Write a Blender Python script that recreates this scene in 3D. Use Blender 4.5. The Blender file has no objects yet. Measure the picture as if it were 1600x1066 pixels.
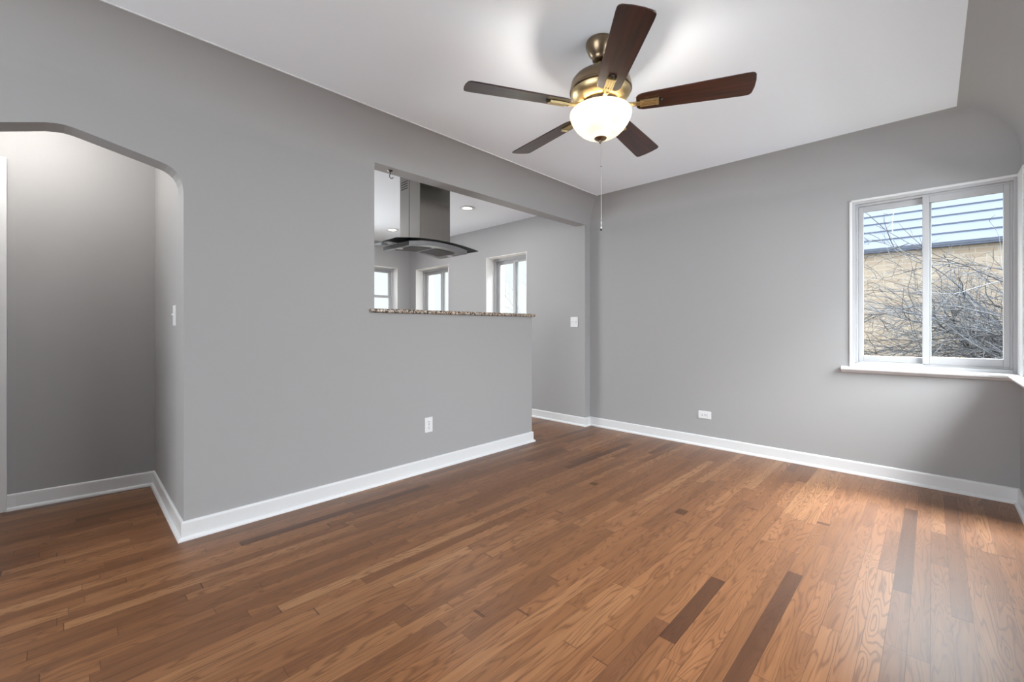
import bpy, bmesh, math, random
from mathutils import Vector, Matrix
from mathutils.geometry import tessellate_polygon

# ------------------------------------------------------------------ camera, sky, lights, exposure
scn = bpy.context.scene
COL = scn.collection
F_PX, YAW, HORIZON = 678.0, math.radians(44.09), 512.7
cam_d = bpy.data.cameras.new('camera'); cam = bpy.data.objects.new('camera', cam_d); COL.objects.link(cam)
cam_d.sensor_fit = 'HORIZONTAL'; cam_d.sensor_width = 36.0
cam_d.lens = F_PX * 36.0 / 1600.0
cam_d.shift_y = (HORIZON - 533.0) / 1600.0
cam_d.clip_start = 0.02
cam.location = (0, 0, 1.09)
cam.rotation_euler = (math.pi / 2, 0, math.radians(-90) + YAW)   # looks between +X and +Y
scn.camera = cam

world = bpy.data.worlds.new('sky'); scn.world = world; world.use_nodes = True
wn = world.node_tree.nodes; wl = world.node_tree.links
for n in list(wn): wn.remove(n)
wo = wn.new('ShaderNodeOutputWorld'); bg = wn.new('ShaderNodeBackground')
tc = wn.new('ShaderNodeTexCoord'); sep = wn.new('ShaderNodeSeparateXYZ'); rmp = wn.new('ShaderNodeValToRGB')
wl.new(tc.outputs['Generated'], sep.inputs[0]); wl.new(sep.outputs['Z'], rmp.inputs['Fac'])
# overcast dome, paler and dimmer at the horizon, three times brighter overhead
rmp.color_ramp.elements[0].position = 0.0; rmp.color_ramp.elements[0].color = (0.215, 0.225, 0.235, 1)
rmp.color_ramp.elements[1].position = 0.75; rmp.color_ramp.elements[1].color = (0.93, 0.97, 1.0, 1)
e_ = rmp.color_ramp.elements.new(0.22); e_.color = (0.205, 0.225, 0.25, 1)
e_ = rmp.color_ramp.elements.new(0.32); e_.color = (0.85, 0.90, 0.95, 1)
wl.new(rmp.outputs['Color'], bg.inputs['Color']); bg.inputs['Strength'].default_value = 3.2
wl.new(bg.outputs[0], wo.inputs[0])

def area(name, loc, rot, sx, sy, power, col):
    d = bpy.data.lights.new(name, 'AREA'); d.shape = 'RECTANGLE'; d.size = sx; d.size_y = sy
    d.energy = power; d.color = col
    o = bpy.data.objects.new(name, d); COL.objects.link(o); o.location = loc; o.rotation_euler = rot
    return o
# area lamps standing in for daylight outside the windows, some added as fill
area('daylight_side_window', (2.55, -1.30, 2.05), (math.radians(70), 0, 0), 3.2, 1.7, 120, (0.97, 0.985, 1.0))
area('side_sky_fill', (2.45, -1.75, 3.35), (math.radians(38), 0, 0), 3.0, 1.2, 210, (0.97, 0.985, 1.0))  # added fill from high outside the side window, for the floor
area('far_sky_fill', (5.9, 0.0, 3.85), (0, math.radians(40), 0), 1.1, 1.2, 520, (0.97, 0.985, 1.0))  # added lamp high outside the far window, brightens the floor
area('rear_fill', (-2.75, 1.2, 1.35), (math.radians(104), 0, math.radians(-90)), 2.6, 1.7, 66, (0.98, 0.99, 1.0))  # fill at the unseen window added behind the camera
area('kitchen_fill', (1.6, 6.60, 1.25), (math.radians(108), 0, math.radians(180)), 1.5, 2.0, 75, (0.98, 0.99, 1.0))  # kitchen fill behind an added, unseen door

vs = scn.view_settings
vs.view_transform = 'Standard'; vs.look = 'None'; vs.gamma = 1.0; vs.use_curve_mapping = False
vs.exposure = 0.58

# ------------------------------------------------------------------ materials
def lin(c):
    return tuple((v / 255 / 12.92) if v / 255 <= 0.04045 else ((v / 255 + 0.055) / 1.055) ** 2.4 for v in c)
def mat(name, rgb, rough=0.5, metal=0.0, spec=0.5, emit=None, estr=0.0, coat=0.0, noise=0.0, nscale=8.0, bump=0.0, bscale=200.0):
    m = bpy.data.materials.new(name); m.use_nodes = True
    nt = m.node_tree; b = nt.nodes['Principled BSDF']
    c = lin(rgb)
    b.inputs['Base Color'].default_value = (*c, 1); b.inputs['Roughness'].default_value = rough
    b.inputs['Metallic'].default_value = metal; b.inputs['Specular IOR Level'].default_value = spec
    b.inputs['Coat Weight'].default_value = coat
    if emit:
        b.inputs['Emission Color'].default_value = (*lin(emit), 1); b.inputs['Emission Strength'].default_value = estr
    if noise or bump:
        co = nt.nodes.new('ShaderNodeTexCoord')
    if noise:
        n = nt.nodes.new('ShaderNodeTexNoise'); n.inputs['Scale'].default_value = nscale; n.inputs['Detail'].default_value = 4
        nt.links.new(co.outputs['Object'], n.inputs['Vector'])
        mx = nt.nodes.new('ShaderNodeMix'); mx.data_type = 'RGBA'
        mx.inputs['A'].default_value = (*[v * (1 - noise) for v in c], 1)
        mx.inputs['B'].default_value = (*[min(1, v * (1 + noise)) for v in c], 1)
        nt.links.new(n.outputs['Fac'], mx.inputs['Factor']); nt.links.new(mx.outputs['Result'], b.inputs['Base Color'])
    if bump:
        n2 = nt.nodes.new('ShaderNodeTexNoise'); n2.inputs['Scale'].default_value = bscale
        nt.links.new(co.outputs['Object'], n2.inputs['Vector'])
        bp = nt.nodes.new('ShaderNodeBump'); bp.inputs['Strength'].default_value = bump; bp.inputs['Distance'].default_value = 0.002
        nt.links.new(n2.outputs['Fac'], bp.inputs['Height']); nt.links.new(bp.outputs['Normal'], b.inputs['Normal'])
    return m
M = {}
M['wall'] = mat('grey_wall_paint', (165, 165, 166), 0.55, spec=0.35, bump=0.12, bscale=160)
M['ceiling'] = mat('white_ceiling_paint', (238, 243, 250), 0.8, spec=0.2)
M['trim'] = mat('white_trim_gloss', (222, 223, 225), 0.3)
M['vinyl'] = mat('white_window_vinyl', (180, 181, 184), 0.38)
M['reveal'] = mat('white_reveal_plaster', (238, 238, 238), 0.6)
M['plastic'] = mat('white_plate_plastic', (228, 229, 232), 0.35)
M['slot'] = mat('dark_socket_slot', (92, 92, 95), 0.5)
M['bronze'] = mat('brushed_bronze', (128, 112, 92), 0.28, metal=1.0)
M['brass'] = mat('polished_antique_brass', (222, 200, 150), 0.34, metal=1.0)
M['bronze_lit'] = mat('satin_lamplit_bronze', (200, 178, 136), 0.36, metal=1.0)  # lighter bronze with the lamp glow put into its colour
M['chain'] = mat('chain_metal', (190, 190, 190), 0.35, metal=0.7)
M['black'] = mat('black_tip', (26, 25, 25), 0.35)
M['steel'] = mat('stainless_steel', (140, 136, 131), 0.27, metal=1.0, noise=0.06, nscale=3)
M['steel_light'] = mat('bright_stainless_steel', (150, 150, 153), 0.28, metal=1.0)
M['filter'] = mat('filter_mesh', (88, 88, 92), 0.5, metal=0.6)
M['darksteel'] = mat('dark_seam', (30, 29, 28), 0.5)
M['roof'] = mat('blue_grey_roof', (120, 130, 148), 0.6, noise=0.06, nscale=3)
M['eave'] = mat('eave_and_course_shade', (80, 88, 106), 0.7)
M['ground'] = mat('winter_grass', (150, 142, 112), 0.95, noise=0.3, nscale=4)
M['bark_pale'] = mat('pale_twig_bark', (98, 102, 109), 0.8)
M['bark_mid'] = mat('grey_twig_bark', (74, 77, 83), 0.8)
M['bark_dark'] = mat('dark_twig_bark', (34, 33, 37), 0.8)
M['bark_haze'] = mat('frosted_twig_bark', (168, 172, 178), 0.8)
M['stucco'] = mat('outer_wall', (190, 170, 145), 0.8)
M['bulb'] = mat('lit_bulb', (255, 244, 220), 0.4, emit=(255, 226, 178), estr=9.0)
M['lens'] = mat('lit_downlight_lens', (255, 252, 245), 0.4, emit=(255, 249, 238), estr=6.0)

def glass_mat(name, tint, refl):
    m = bpy.data.materials.new(name); m.use_nodes = True; nt = m.node_tree
    for n in list(nt.nodes): nt.nodes.remove(n)
    o = nt.nodes.new('ShaderNodeOutputMaterial'); t = nt.nodes.new('ShaderNodeBsdfTransparent'); g = nt.nodes.new('ShaderNodeBsdfGlossy')
    t.inputs['Color'].default_value = (*tint, 1); g.inputs['Roughness'].default_value = 0.02
    lw = nt.nodes.new('ShaderNodeFresnel'); lw.inputs['IOR'].default_value = refl
    mx = nt.nodes.new('ShaderNodeMixShader')
    nt.links.new(lw.outputs[0], mx.inputs[0]); nt.links.new(t.outputs[0], mx.inputs[1]); nt.links.new(g.outputs[0], mx.inputs[2])
    nt.links.new(mx.outputs[0], o.inputs[0])
    return m
M['glass'] = glass_mat('window_glass', (0.97, 0.985, 0.985), 1.08)
M['smoke'] = glass_mat('hood_glass', (0.93, 0.95, 0.95), 1.14)
M['glass_edge'] = mat('dark_glass_edge', (42, 46, 46), 0.2)

def nodes_of(name):
    m = bpy.data.materials.new(name); m.use_nodes = True
    return m, m.node_tree.nodes, m.node_tree.links, m.node_tree.nodes['Principled BSDF']
def math_node(N, L, op, a, b=None, c=None):
    n = N.new('ShaderNodeMath'); n.operation = op
    for i, v in enumerate((a, b, c)):
        if v is None: continue
        if isinstance(v, (int, float)): n.inputs[i].default_value = v
        else: L.new(v, n.inputs[i])
    return n.outputs[0]

def floor_material():
    m, N, L, b = nodes_of('oak_strip_floor')
    tc = N.new('ShaderNodeTexCoord'); s = N.new('ShaderNodeSeparateXYZ'); L.new(tc.outputs['Object'], s.inputs[0])
    x, y = s.outputs['X'], s.outputs['Y']
    mt = lambda *a: math_node(N, L, *a)
    W = 0.0575
    yy = mt('DIVIDE', mt('ADD', y, 10.0), W)
    row = mt('FLOOR', yy); fy = mt('FRACT', yy)
    wr = N.new('ShaderNodeTexWhiteNoise'); wr.noise_dimensions = '1D'; L.new(row, wr.inputs['W'])
    r1 = wr.outputs['Value']
    xs = mt('ADD', mt('ADD', x, 20.0), mt('MULTIPLY', r1, 7.31))
    xw = mt('ADD', mt('DIVIDE', xs, 0.80), mt('MULTIPLY', mt('SINE', mt('MULTIPLY_ADD', xs, 4.1, mt('MULTIPLY', r1, 40.0))), 0.30))
    brd = mt('FLOOR', xw); fx = mt('FRACT', xw)
    cmb = N.new('ShaderNodeCombineXYZ'); L.new(row, cmb.inputs[0]); L.new(brd, cmb.inputs[1])
    wb = N.new('ShaderNodeTexWhiteNoise'); wb.noise_dimensions = '2D'; L.new(cmb.outputs[0], wb.inputs['Vector'])
    v = wb.outputs['Value']
    sc = N.new('ShaderNodeSeparateColor'); L.new(wb.outputs['Color'], sc.inputs[0])
    ramp = N.new('ShaderNodeValToRGB'); cr = ramp.color_ramp
    stops = [(0.0, (72, 44, 27)), (0.018, (84, 53, 33)), (0.07, (102, 66, 41)), (0.40, (115, 76, 47)), (0.75, (123, 82, 52)), (0.96, (133, 92, 60)), (1.0, (143, 103, 70))]
    cr.elements[0].position = 0; cr.elements[0].color = (*lin(stops[0][1]), 1)
    cr.elements[1].position = 1; cr.elements[1].color = (*lin(stops[-1][1]), 1)
    for p, c in stops[1:-1]:
        e = cr.elements.new(p); e.color = (*lin(c), 1)
    L.new(v, ramp.inputs['Fac'])
    # grain coordinates: each board has its own offset
    gx = mt('MULTIPLY_ADD', sc.outputs[0], 37.0, x); gy = mt('MULTIPLY_ADD', sc.outputs[1], 53.0, y)
    g = N.new('ShaderNodeCombineXYZ'); L.new(mt('MULTIPLY', gx, 1.35), g.inputs[0]); L.new(mt('MULTIPLY', gy, 13.0), g.inputs[1])
    n1 = N.new('ShaderNodeTexNoise'); n1.inputs['Scale'].default_value = 1.0; n1.inputs['Detail'].default_value = 2.5; n1.inputs['Roughness'].default_value = 0.45
    n1.inputs['Distortion'].default_value = 0.35
    L.new(g.outputs[0], n1.inputs['Vector'])
    # growth rings = contour lines of the noise
    cnt = mt('MULTIPLY_ADD', sc.outputs[2], 14.0, 10.0)
    ring = mt('SINE', mt('MULTIPLY', mt('MULTIPLY', n1.outputs['Fac'], cnt), 6.283))
    ring = mt('POWER', mt('MULTIPLY_ADD', ring, 0.5, 0.5), 4.5)
    # fine pores
    g2 = N.new('ShaderNodeCombineXYZ'); L.new(mt('MULTIPLY', gx, 9.0), g2.inputs[0]); L.new(mt('MULTIPLY', gy, 260.0), g2.inputs[1])
    n2 = N.new('ShaderNodeTexNoise'); n2.inputs['Scale'].default_value = 1.0; n2.inputs['Detail'].default_value = 3
    L.new(g2.outputs[0], n2.inputs['Vector'])
    g3 = N.new('ShaderNodeCombineXYZ'); L.new(mt('MULTIPLY', gx, 2.5), g3.inputs[0]); L.new(mt('MULTIPLY', gy, 30.0), g3.inputs[1])
    n3 = N.new('ShaderNodeTexNoise'); n3.inputs['Scale'].default_value = 1.0; n3.inputs['Detail'].default_value = 2
    L.new(g3.outputs[0], n3.inputs['Vector'])
    f = mt('SUBTRACT', 1.07, mt('MULTIPLY', ring, mt('MULTIPLY_ADD', sc.outputs[0], 0.30, 0.18)))
    f = mt('MULTIPLY', f, mt('MULTIPLY_ADD', n2.outputs['Fac'], 0.34, 0.83))
    f = mt('MULTIPLY', f, mt('MULTIPLY_ADD', n3.outputs['Fac'], 0.60, 0.72))
    # seams
    ey = mt('MINIMUM', fy, mt('SUBTRACT', 1.0, fy)); ex = mt('MINIMUM', fx, mt('SUBTRACT', 1.0, fx))
    sy = mt('GREATER_THAN', ey, mt('MULTIPLY_ADD', sc.outputs[1], 0.014, 0.006)); sx = mt('GREATER_THAN', ex, 0.0022)
    seam = mt('MULTIPLY', sy, sx)
    f = mt('MULTIPLY', f, mt('MULTIPLY_ADD', seam, 0.55, 0.45))
    mx = N.new('ShaderNodeMix'); mx.data_type = 'RGBA'; mx.blend_type = 'MULTIPLY'; mx.inputs['Factor'].default_value = 1
    L.new(ramp.outputs['Color'], mx.inputs['A'])
    cc = N.new('ShaderNodeCombineColor'); L.new(f, cc.inputs[0]); L.new(mt('POWER', f, 1.12), cc.inputs[1]); L.new(mt('POWER', f, 1.22), cc.inputs[2])
    L.new(cc.outputs[0], mx.inputs['B'])
    L.new(mx.outputs['Result'], b.inputs['Base Color'])
    L.new(mt('MULTIPLY_ADD', n2.outputs['Fac'], 0.10, 0.31), b.inputs['Roughness'])
    b.inputs['Specular IOR Level'].default_value = 0.43
    bp = N.new('ShaderNodeBump'); bp.inputs['Strength'].default_value = 0.25; bp.inputs['Distance'].default_value = 0.002
    L.new(mt('MULTIPLY_ADD', n3.outputs['Fac'], 0.25, mt('MULTIPLY', seam, 0.6)), bp.inputs['Height']); L.new(bp.outputs['Normal'], b.inputs['Normal'])
    return m
M['floor'] = floor_material()

def granite_material():
    m, N, L, b = nodes_of('speckled_granite')
    tc = N.new('ShaderNodeTexCoord')
    v = N.new('ShaderNodeTexVoronoi'); v.inputs['Scale'].default_value = 110
    L.new(tc.outputs['Object'], v.inputs['Vector'])
    s = N.new('ShaderNodeSeparateColor'); L.new(v.outputs['Color'], s.inputs[0])
    r = N.new('ShaderNodeValToRGB'); r.color_ramp.interpolation = 'CONSTANT'
    st = [(0, (60, 54, 50)), (0.18, (122, 108, 96)), (0.38, (168, 156, 142)), (0.6, (198, 188, 176)), (0.8, (160, 124, 98)), (0.92, (92, 84, 80))]
    r.color_ramp.elements[0].color = (*lin(st[0][1]), 1); r.color_ramp.elements[1].position = st[1][0]; r.color_ramp.elements[1].color = (*lin(st[1][1]), 1)
    for p, c in st[2:]:
        e = r.color_ramp.elements.new(p); e.color = (*lin(c), 1)
    L.new(s.outputs[0], r.inputs['Fac']); L.new(r.outputs['Color'], b.inputs['Base Color']); b.inputs['Roughness'].default_value = 0.2
    return m
M['granite'] = granite_material()

def brick_material():
    m, N, L, b = nodes_of('tan_brick')
    tc = N.new('ShaderNodeTexCoord'); s = N.new('ShaderNodeSeparateXYZ'); L.new(tc.outputs['Object'], s.inputs[0])
    c = N.new('ShaderNodeCombineXYZ'); L.new(s.outputs['Y'], c.inputs[0]); L.new(s.outputs['Z'], c.inputs[1])
    br = N.new('ShaderNodeTexBrick'); br.inputs['Scale'].default_value = 1.0
    br.inputs['Brick Width'].default_value = 0.21; br.inputs['Row Height'].default_value = 0.07; br.inputs['Mortar Size'].default_value = 0.005
    br.inputs['Mortar Smooth'].default_value = 0.2
    br.inputs['Color1'].default_value = (*lin((168, 156, 142)), 1); br.inputs['Color2'].default_value = (*lin((156, 141, 125)), 1)
    br.inputs['Mortar'].default_value = (*lin((174, 168, 160)), 1); br.inputs['Bias'].default_value = -0.1
    L.new(c.outputs[0], br.inputs['Vector'])
    n = N.new('ShaderNodeTexNoise'); n.inputs['Scale'].default_value = 5; L.new(c.outputs[0], n.inputs['Vector'])
    mx = N.new('ShaderNodeMix'); mx.data_type = 'RGBA'; mx.blend_type = 'MULTIPLY'; mx.inputs['Factor'].default_value = 0.35
    L.new(br.outputs['Color'], mx.inputs['A']); L.new(n.outputs['Color'], mx.inputs['B'])
    L.new(br.outputs['Color'], b.inputs['Base Color']); b.inputs['Roughness'].default_value = 0.9
    return m
M['brick'] = brick_material()

def blade_material():
    m, N, L, b = nodes_of('walnut_blade')
    tc = N.new('ShaderNodeTexCoord'); mp = N.new('ShaderNodeMapping'); mp.inputs['Scale'].default_value = (3, 45, 8)
    L.new(tc.outputs['Object'], mp.inputs[0])
    n = N.new('ShaderNodeTexNoise'); n.inputs['Scale'].default_value = 1.2; n.inputs['Detail'].default_value = 4; L.new(mp.outputs[0], n.inputs['Vector'])
    r = N.new('ShaderNodeValToRGB')
    r.color_ramp.elements[0].position = 0.35; r.color_ramp.elements[0].color = (*lin((38, 22, 17)), 1)
    r.color_ramp.elements[1].position = 0.7; r.color_ramp.elements[1].color = (*lin((80, 40, 27)), 1)
    L.new(n.outputs['Fac'], r.inputs['Fac']); L.new(r.outputs['Color'], b.inputs['Base Color'])
    b.inputs['Roughness'].default_value = 0.3; b.inputs['Specular IOR Level'].default_value = 0.75
    return m
M['blade'] = blade_material()

def bowl_material():
    m, N, L, b = nodes_of('lit_alabaster_glass')
    tc = N.new('ShaderNodeTexCoord')
    n = N.new('ShaderNodeTexNoise'); n.inputs['Scale'].default_value = 9; n.inputs['Detail'].default_value = 3; L.new(tc.outputs['Object'], n.inputs['Vector'])
    r = N.new('ShaderNodeValToRGB')
    r.color_ramp.elements[0].position = 0.3; r.color_ramp.elements[0].color = (*lin((246, 222, 182)), 1)
    r.color_ramp.elements[1].position = 0.65; r.color_ramp.elements[1].color = (*lin((255, 246, 224)), 1)
    L.new(n.outputs['Fac'], r.inputs['Fac'])
    L.new(r.outputs['Color'], b.inputs['Base Color']); L.new(r.outputs['Color'], b.inputs['Emission Color'])
    b.inputs['Emission Strength'].default_value = 0.60; b.inputs['Roughness'].default_value = 0.3
    return m
M['bowl'] = bowl_material()

# ------------------------------------------------------------------ mesh helpers
def link(name, me, m, parent=None):
    o = bpy.data.objects.new(name, me); COL.objects.link(o)
    for mm in (m if isinstance(m, (list, tuple)) else [m]):
        me.materials.append(M[mm] if isinstance(mm, str) else mm)
    if parent: o.parent = parent
    return o
def obj(name, bm, m, parent=None, smooth=False, bevel=0.0, recalc=True, seg=2, angle=35):
    if recalc: bmesh.ops.recalc_face_normals(bm, faces=bm.faces)
    me = bpy.data.meshes.new(name); bm.to_mesh(me); bm.free()
    if smooth:
        for p in me.polygons: p.use_smooth = True
    o = link(name, me, m, parent)
    if smooth:
        try: me.set_sharp_from_angle(angle=math.radians(angle))
        except Exception: pass
    if bevel:
        b = o.modifiers.new('bevel', 'BEVEL'); b.width = bevel; b.segments = seg; b.limit_method = 'ANGLE'
    return o
def bx(bm, x0, x1, y0, y1, z0, z1):
    x0, x1 = sorted((x0, x1)); y0, y1 = sorted((y0, y1)); z0, z1 = sorted((z0, z1))
    v = [bm.verts.new(p) for p in ((x0,y0,z0),(x1,y0,z0),(x1,y1,z0),(x0,y1,z0),(x0,y0,z1),(x1,y0,z1),(x1,y1,z1),(x0,y1,z1))]
    for f in ((0,3,2,1),(4,5,6,7),(0,1,5,4),(1,2,6,5),(2,3,7,6),(3,0,4,7)): bm.faces.new([v[i] for i in f])
def box(*a):
    bm = bmesh.new(); bx(bm, *a); return bm
def prism(bm, pts, z0, z1, to=lambda u, v, w: (u, v, w)):
    a = [bm.verts.new(to(p[0], p[1], z0)) for p in pts]; b = [bm.verts.new(to(p[0], p[1], z1)) for p in pts]
    n = len(pts)
    bm.faces.new(a[::-1]); bm.faces.new(b)
    for i in range(n): bm.faces.new((a[i], a[(i+1) % n], b[(i+1) % n], b[i]))
def lathe(bm, prof, n=40, c=(0, 0, 0), closed=False):
    rings = []
    for r, z in prof:
        if r < 1e-5: rings.append([bm.verts.new((c[0], c[1], c[2] + z))])
        else: rings.append([bm.verts.new((c[0] + r*math.cos(2*math.pi*i/n), c[1] + r*math.sin(2*math.pi*i/n), c[2] + z)) for i in range(n)])
    for A, B in zip(rings, rings[1:]):
        for i in range(n):
            j = (i+1) % n
            if len(A) == 1 and len(B) == 1: break
            if len(A) == 1: bm.faces.new((A[0], B[i], B[j]))
            elif len(B) == 1: bm.faces.new((A[i], A[j], B[0]))
            else: bm.faces.new((A[i], A[j], B[j], B[i]))
def tube(bm, pts, rad, n=8, mi=0, cap=True):
    rings = []; up = Vector((0.123, 0.31, 0.94)); N = len(pts)
    for i, p in enumerate(pts):
        p = Vector(p); d = (Vector(pts[min(i+1, N-1)]) - Vector(pts[max(i-1, 0)])).normalized()
        a = d.cross(up)
        if a.length < 1e-3: a = d.cross(Vector((1, 0, 0)))
        a.normalize(); b = d.cross(a); r = rad[i] if isinstance(rad, (list, tuple)) else rad
        rings.append([bm.verts.new(p + a*r*math.cos(2*math.pi*k/n) + b*r*math.sin(2*math.pi*k/n)) for k in range(n)])
    for A, B in zip(rings, rings[1:]):
        for k in range(n):
            f = bm.faces.new((A[k], A[(k+1) % n], B[(k+1) % n], B[k])); f.material_index = mi
    if cap: bm.faces.new(rings[0][::-1]); bm.faces.new(rings[-1])
def slab_holes(bm, us, vs_, holes, w0, w1, to):
    """flat slab spanning the grid us x vs_ with rectangular holes; only outer faces"""
    us = sorted(set([round(u, 5) for u in us] + [round(h_[i], 5) for h_ in holes for i in (0, 1)]))
    vv = sorted(set([round(u, 5) for u in vs_] + [round(h_[i], 5) for h_ in holes for i in (2, 3)]))
    def solid(i, j):
        if i < 0 or j < 0 or i >= len(us)-1 or j >= len(vv)-1: return False
        uc, vc = (us[i]+us[i+1])/2, (vv[j]+vv[j+1])/2
        return not any(h_[0] < uc < h_[1] and h_[2] < vc < h_[3] for h_ in holes)
    cache = {}
    def V(u, v, w):
        k = (u, v, w)
        if k not in cache: cache[k] = bm.verts.new(to(u, v, w))
        return cache[k]
    for i in range(len(us)-1):
        for j in range(len(vv)-1):
            if not solid(i, j): continue
            a, b, c, d = us[i], us[i+1], vv[j], vv[j+1]
            bm.faces.new((V(a,c,w0), V(b,c,w0), V(b,d,w0), V(a,d,w0))); bm.faces.new((V(a,c,w1), V(a,d,w1), V(b,d,w1), V(b,c,w1)))
            if not solid(i-1, j): bm.faces.new((V(a,c,w0), V(a,d,w0), V(a,d,w1), V(a,c,w1)))
            if not solid(i+1, j): bm.faces.new((V(b,c,w0), V(b,c,w1), V(b,d,w1), V(b,d,w0)))
            if not solid(i, j-1): bm.faces.new((V(a,c,w0), V(a,c,w1), V(b,c,w1), V(b,c,w0)))
            if not solid(i, j+1): bm.faces.new((V(a,d,w0), V(b,d,w0), V(b,d,w1), V(a,d,w1)))
def sweep(bm, path, prof):
    """profile (offset to the right of travel, z) swept along a floor path with mitred corners"""
    P = [Vector((p[0], p[1])) for p in path]; rings = []
    for i, p in enumerate(P):
        ns = []
        if i > 0: d = (p - P[i-1]).normalized(); ns.append(Vector((d.y, -d.x)))
        if i < len(P)-1: d = (P[i+1] - p).normalized(); ns.append(Vector((d.y, -d.x)))
        if len(ns) == 2:
            m_ = (ns[0] + ns[1]); m_ = m_ / (m_.length_squared) * 2 / 1.0 if m_.length > 0.1 else ns[0]
        else: m_ = ns[0]
        rings.append([bm.verts.new((p.x + m_.x*o, p.y + m_.y*o, z)) for o, z in prof])
    n = len(prof)
    for A, B in zip(rings, rings[1:]):
        for k in range(n): bm.faces.new((A[k], A[(k+1) % n], B[(k+1) % n], B[k]))
    bm.faces.new(rings[0]); bm.faces.new(rings[-1][::-1])
def struct(o, label, cat):
    o['kind'] = 'structure'; o['label'] = label; o['category'] = cat; return o
def tag(o, label, cat, group=None):
    o['label'] = label; o['category'] = cat
    if group: o['group'] = group
    return o
def empty(name, loc=(0, 0, 0), rz=0):
    o = bpy.data.objects.new(name, None); COL.objects.link(o); o.location = loc; o.rotation_euler = (0, 0, rz)
    o.empty_display_size = 0.05
    return o

# ------------------------------------------------------------------ dimensions (metres, x along the left wall, y across)
A_Y, A_T = 2.766, 0.126          # left wall plane and thickness
B_X, BK_X, B_OUT = 4.113, 4.018, 4.36   # far wall of the room, of the kitchen, outer face
C_Y = -0.390
H, R = 2.458, 0.282
BACK_X = -2.2
D_Y = 6.256
ARCH_X0, ARCH_X1 = -0.45, 0.428
PEN_X = 3.129
OP_X, OP_Z, SILL_Z = 1.490, 2.233, 1.196

# floor
struct(obj('floor', box(BACK_X-0.25, B_OUT, -0.64, D_Y+0.25, -0.12, 0), 'floor'), 'glossy oak strip floor in mixed red brown and tan boards', 'floor')

# left wall with the clipped arch and the kitchen opening, one concave outline
arch = [(ARCH_X0, 0), (ARCH_X0, 1.74), (-0.445, 1.80), (-0.425, 1.845), (-0.39, 1.872), (-0.34, 1.892), (-0.184, 1.941), (-0.06, 1.983), (-0.028, 1.990), (0.0, 1.9925), (0.026, 1.990), (0.055, 1.984),
        (0.10, 1.974), (0.20, 1.951), (0.30, 1.928), (0.34, 1.918), (0.362, 1.911), (0.382, 1.900), (0.400, 1.884), (0.413, 1.862), (0.422, 1.835), (0.427, 1.80), (ARCH_X1, 1.76), (ARCH_X1, 0)]
outline = [(BACK_X-0.1, 0)] + arch + [(PEN_X, 0), (PEN_X, SILL_Z), (OP_X, SILL_Z), (OP_X, OP_Z), (BK_X, OP_Z), (BK_X, H+0.02), (BACK_X-0.1, H+0.02)]
bm = bmesh.new()
tris = tessellate_polygon([[Vector((u, v, 0)) for u, v in outline]])
fr = [bm.verts.new((u, A_Y, v)) for u, v in outline]; bk = [bm.verts.new((u, A_Y+A_T, v)) for u, v in outline]
for t in tris: bm.faces.new([fr[i] for i in t]); bm.faces.new([bk[i] for i in t[::-1]])
for i in range(len(outline)):
    j = (i+1) % len(outline); bm.faces.new((fr[i], fr[j], bk[j], bk[i]))
bmesh.ops.recalc_face_normals(bm, faces=bm.faces)
# plaster cove rolling from the left wall into the ceiling, trimmed over the opening
def cove_profile(extra=None):
    zs = [(R*(1-math.cos(t)), H-R+R*math.sin(t)) for t in [math.pi/2*i/16 for i in range(17)]]
    if extra is not None:
        s_ = (extra-(H-R))/R; zs.append((R*(1-math.sqrt(1-s_*s_)), extra)); zs.sort(key=lambda q: q[1])
    return zs
LIP = 0.0
pr = cove_profile(OP_Z); pr = [(d, min(z, H-LIP)) for d, z in pr]
cols = [BACK_X, OP_X, BK_X, B_X]
def colx(c, d): return max(BACK_X + d, min(c, B_X - d))
for ci in range(3):
    rows = [q for q in pr if ci != 1 or q[1] >= OP_Z - 1e-6]
    a_ = [[bm.verts.new((colx(cols[ci+k], d), A_Y - d, z)) for d, z in rows] for k in (0, 1)]
    for k in range(len(rows)-1):
        q = [a_[0][k], a_[1][k], a_[1][k+1], a_[0][k+1]]
        if (q[0].co-q[1].co).length < 1e-5: q = [q[0], q[2], q[3]]
        if (q[-1].co-q[-2].co).length < 1e-5: q = q[:-1]
        if len(q) >= 3:
            f = bm.faces.new(q); f.smooth = True; f.normal_update()
            if f.normal.y > 0: f.normal_flip()
    if ci == 1:
        d, z = rows[0]; bm.faces.new([bm.verts.new(p) for p in ((cols[1], A_Y, z), (cols[2], A_Y, z), (cols[2], A_Y-d, z), (cols[1], A_Y-d, z))])
struct(obj('wall_left', bm, 'wall', recalc=False), 'grey left wall with clipped arch and kitchen pass-through opening', 'wall')

def cove_strip(bm, p0, p1, inward, t0, t1):
    """p0->p1 along the wall, mitred at both ends; inward = unit vector into the room"""
    P0, P1, I = Vector(p0), Vector(p1), Vector(inward); D = (P1-P0).normalized()
    rows = [(d, min(z, H-LIP)) for d, z in cove_profile()]
    a_ = [[bm.verts.new((*(P0 + D*d + I*d), z)) for d, z in rows], [bm.verts.new((*(P1 - D*d + I*d), z)) for d, z in rows]]
    for k in range(len(rows)-1):
        f = bm.faces.new((a_[0][k], a_[1][k], a_[1][k+1], a_[0][k+1])); f.smooth = True; f.normal_update()
        if f.normal.x*I.x + f.normal.y*I.y < 0: f.normal_flip()

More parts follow.
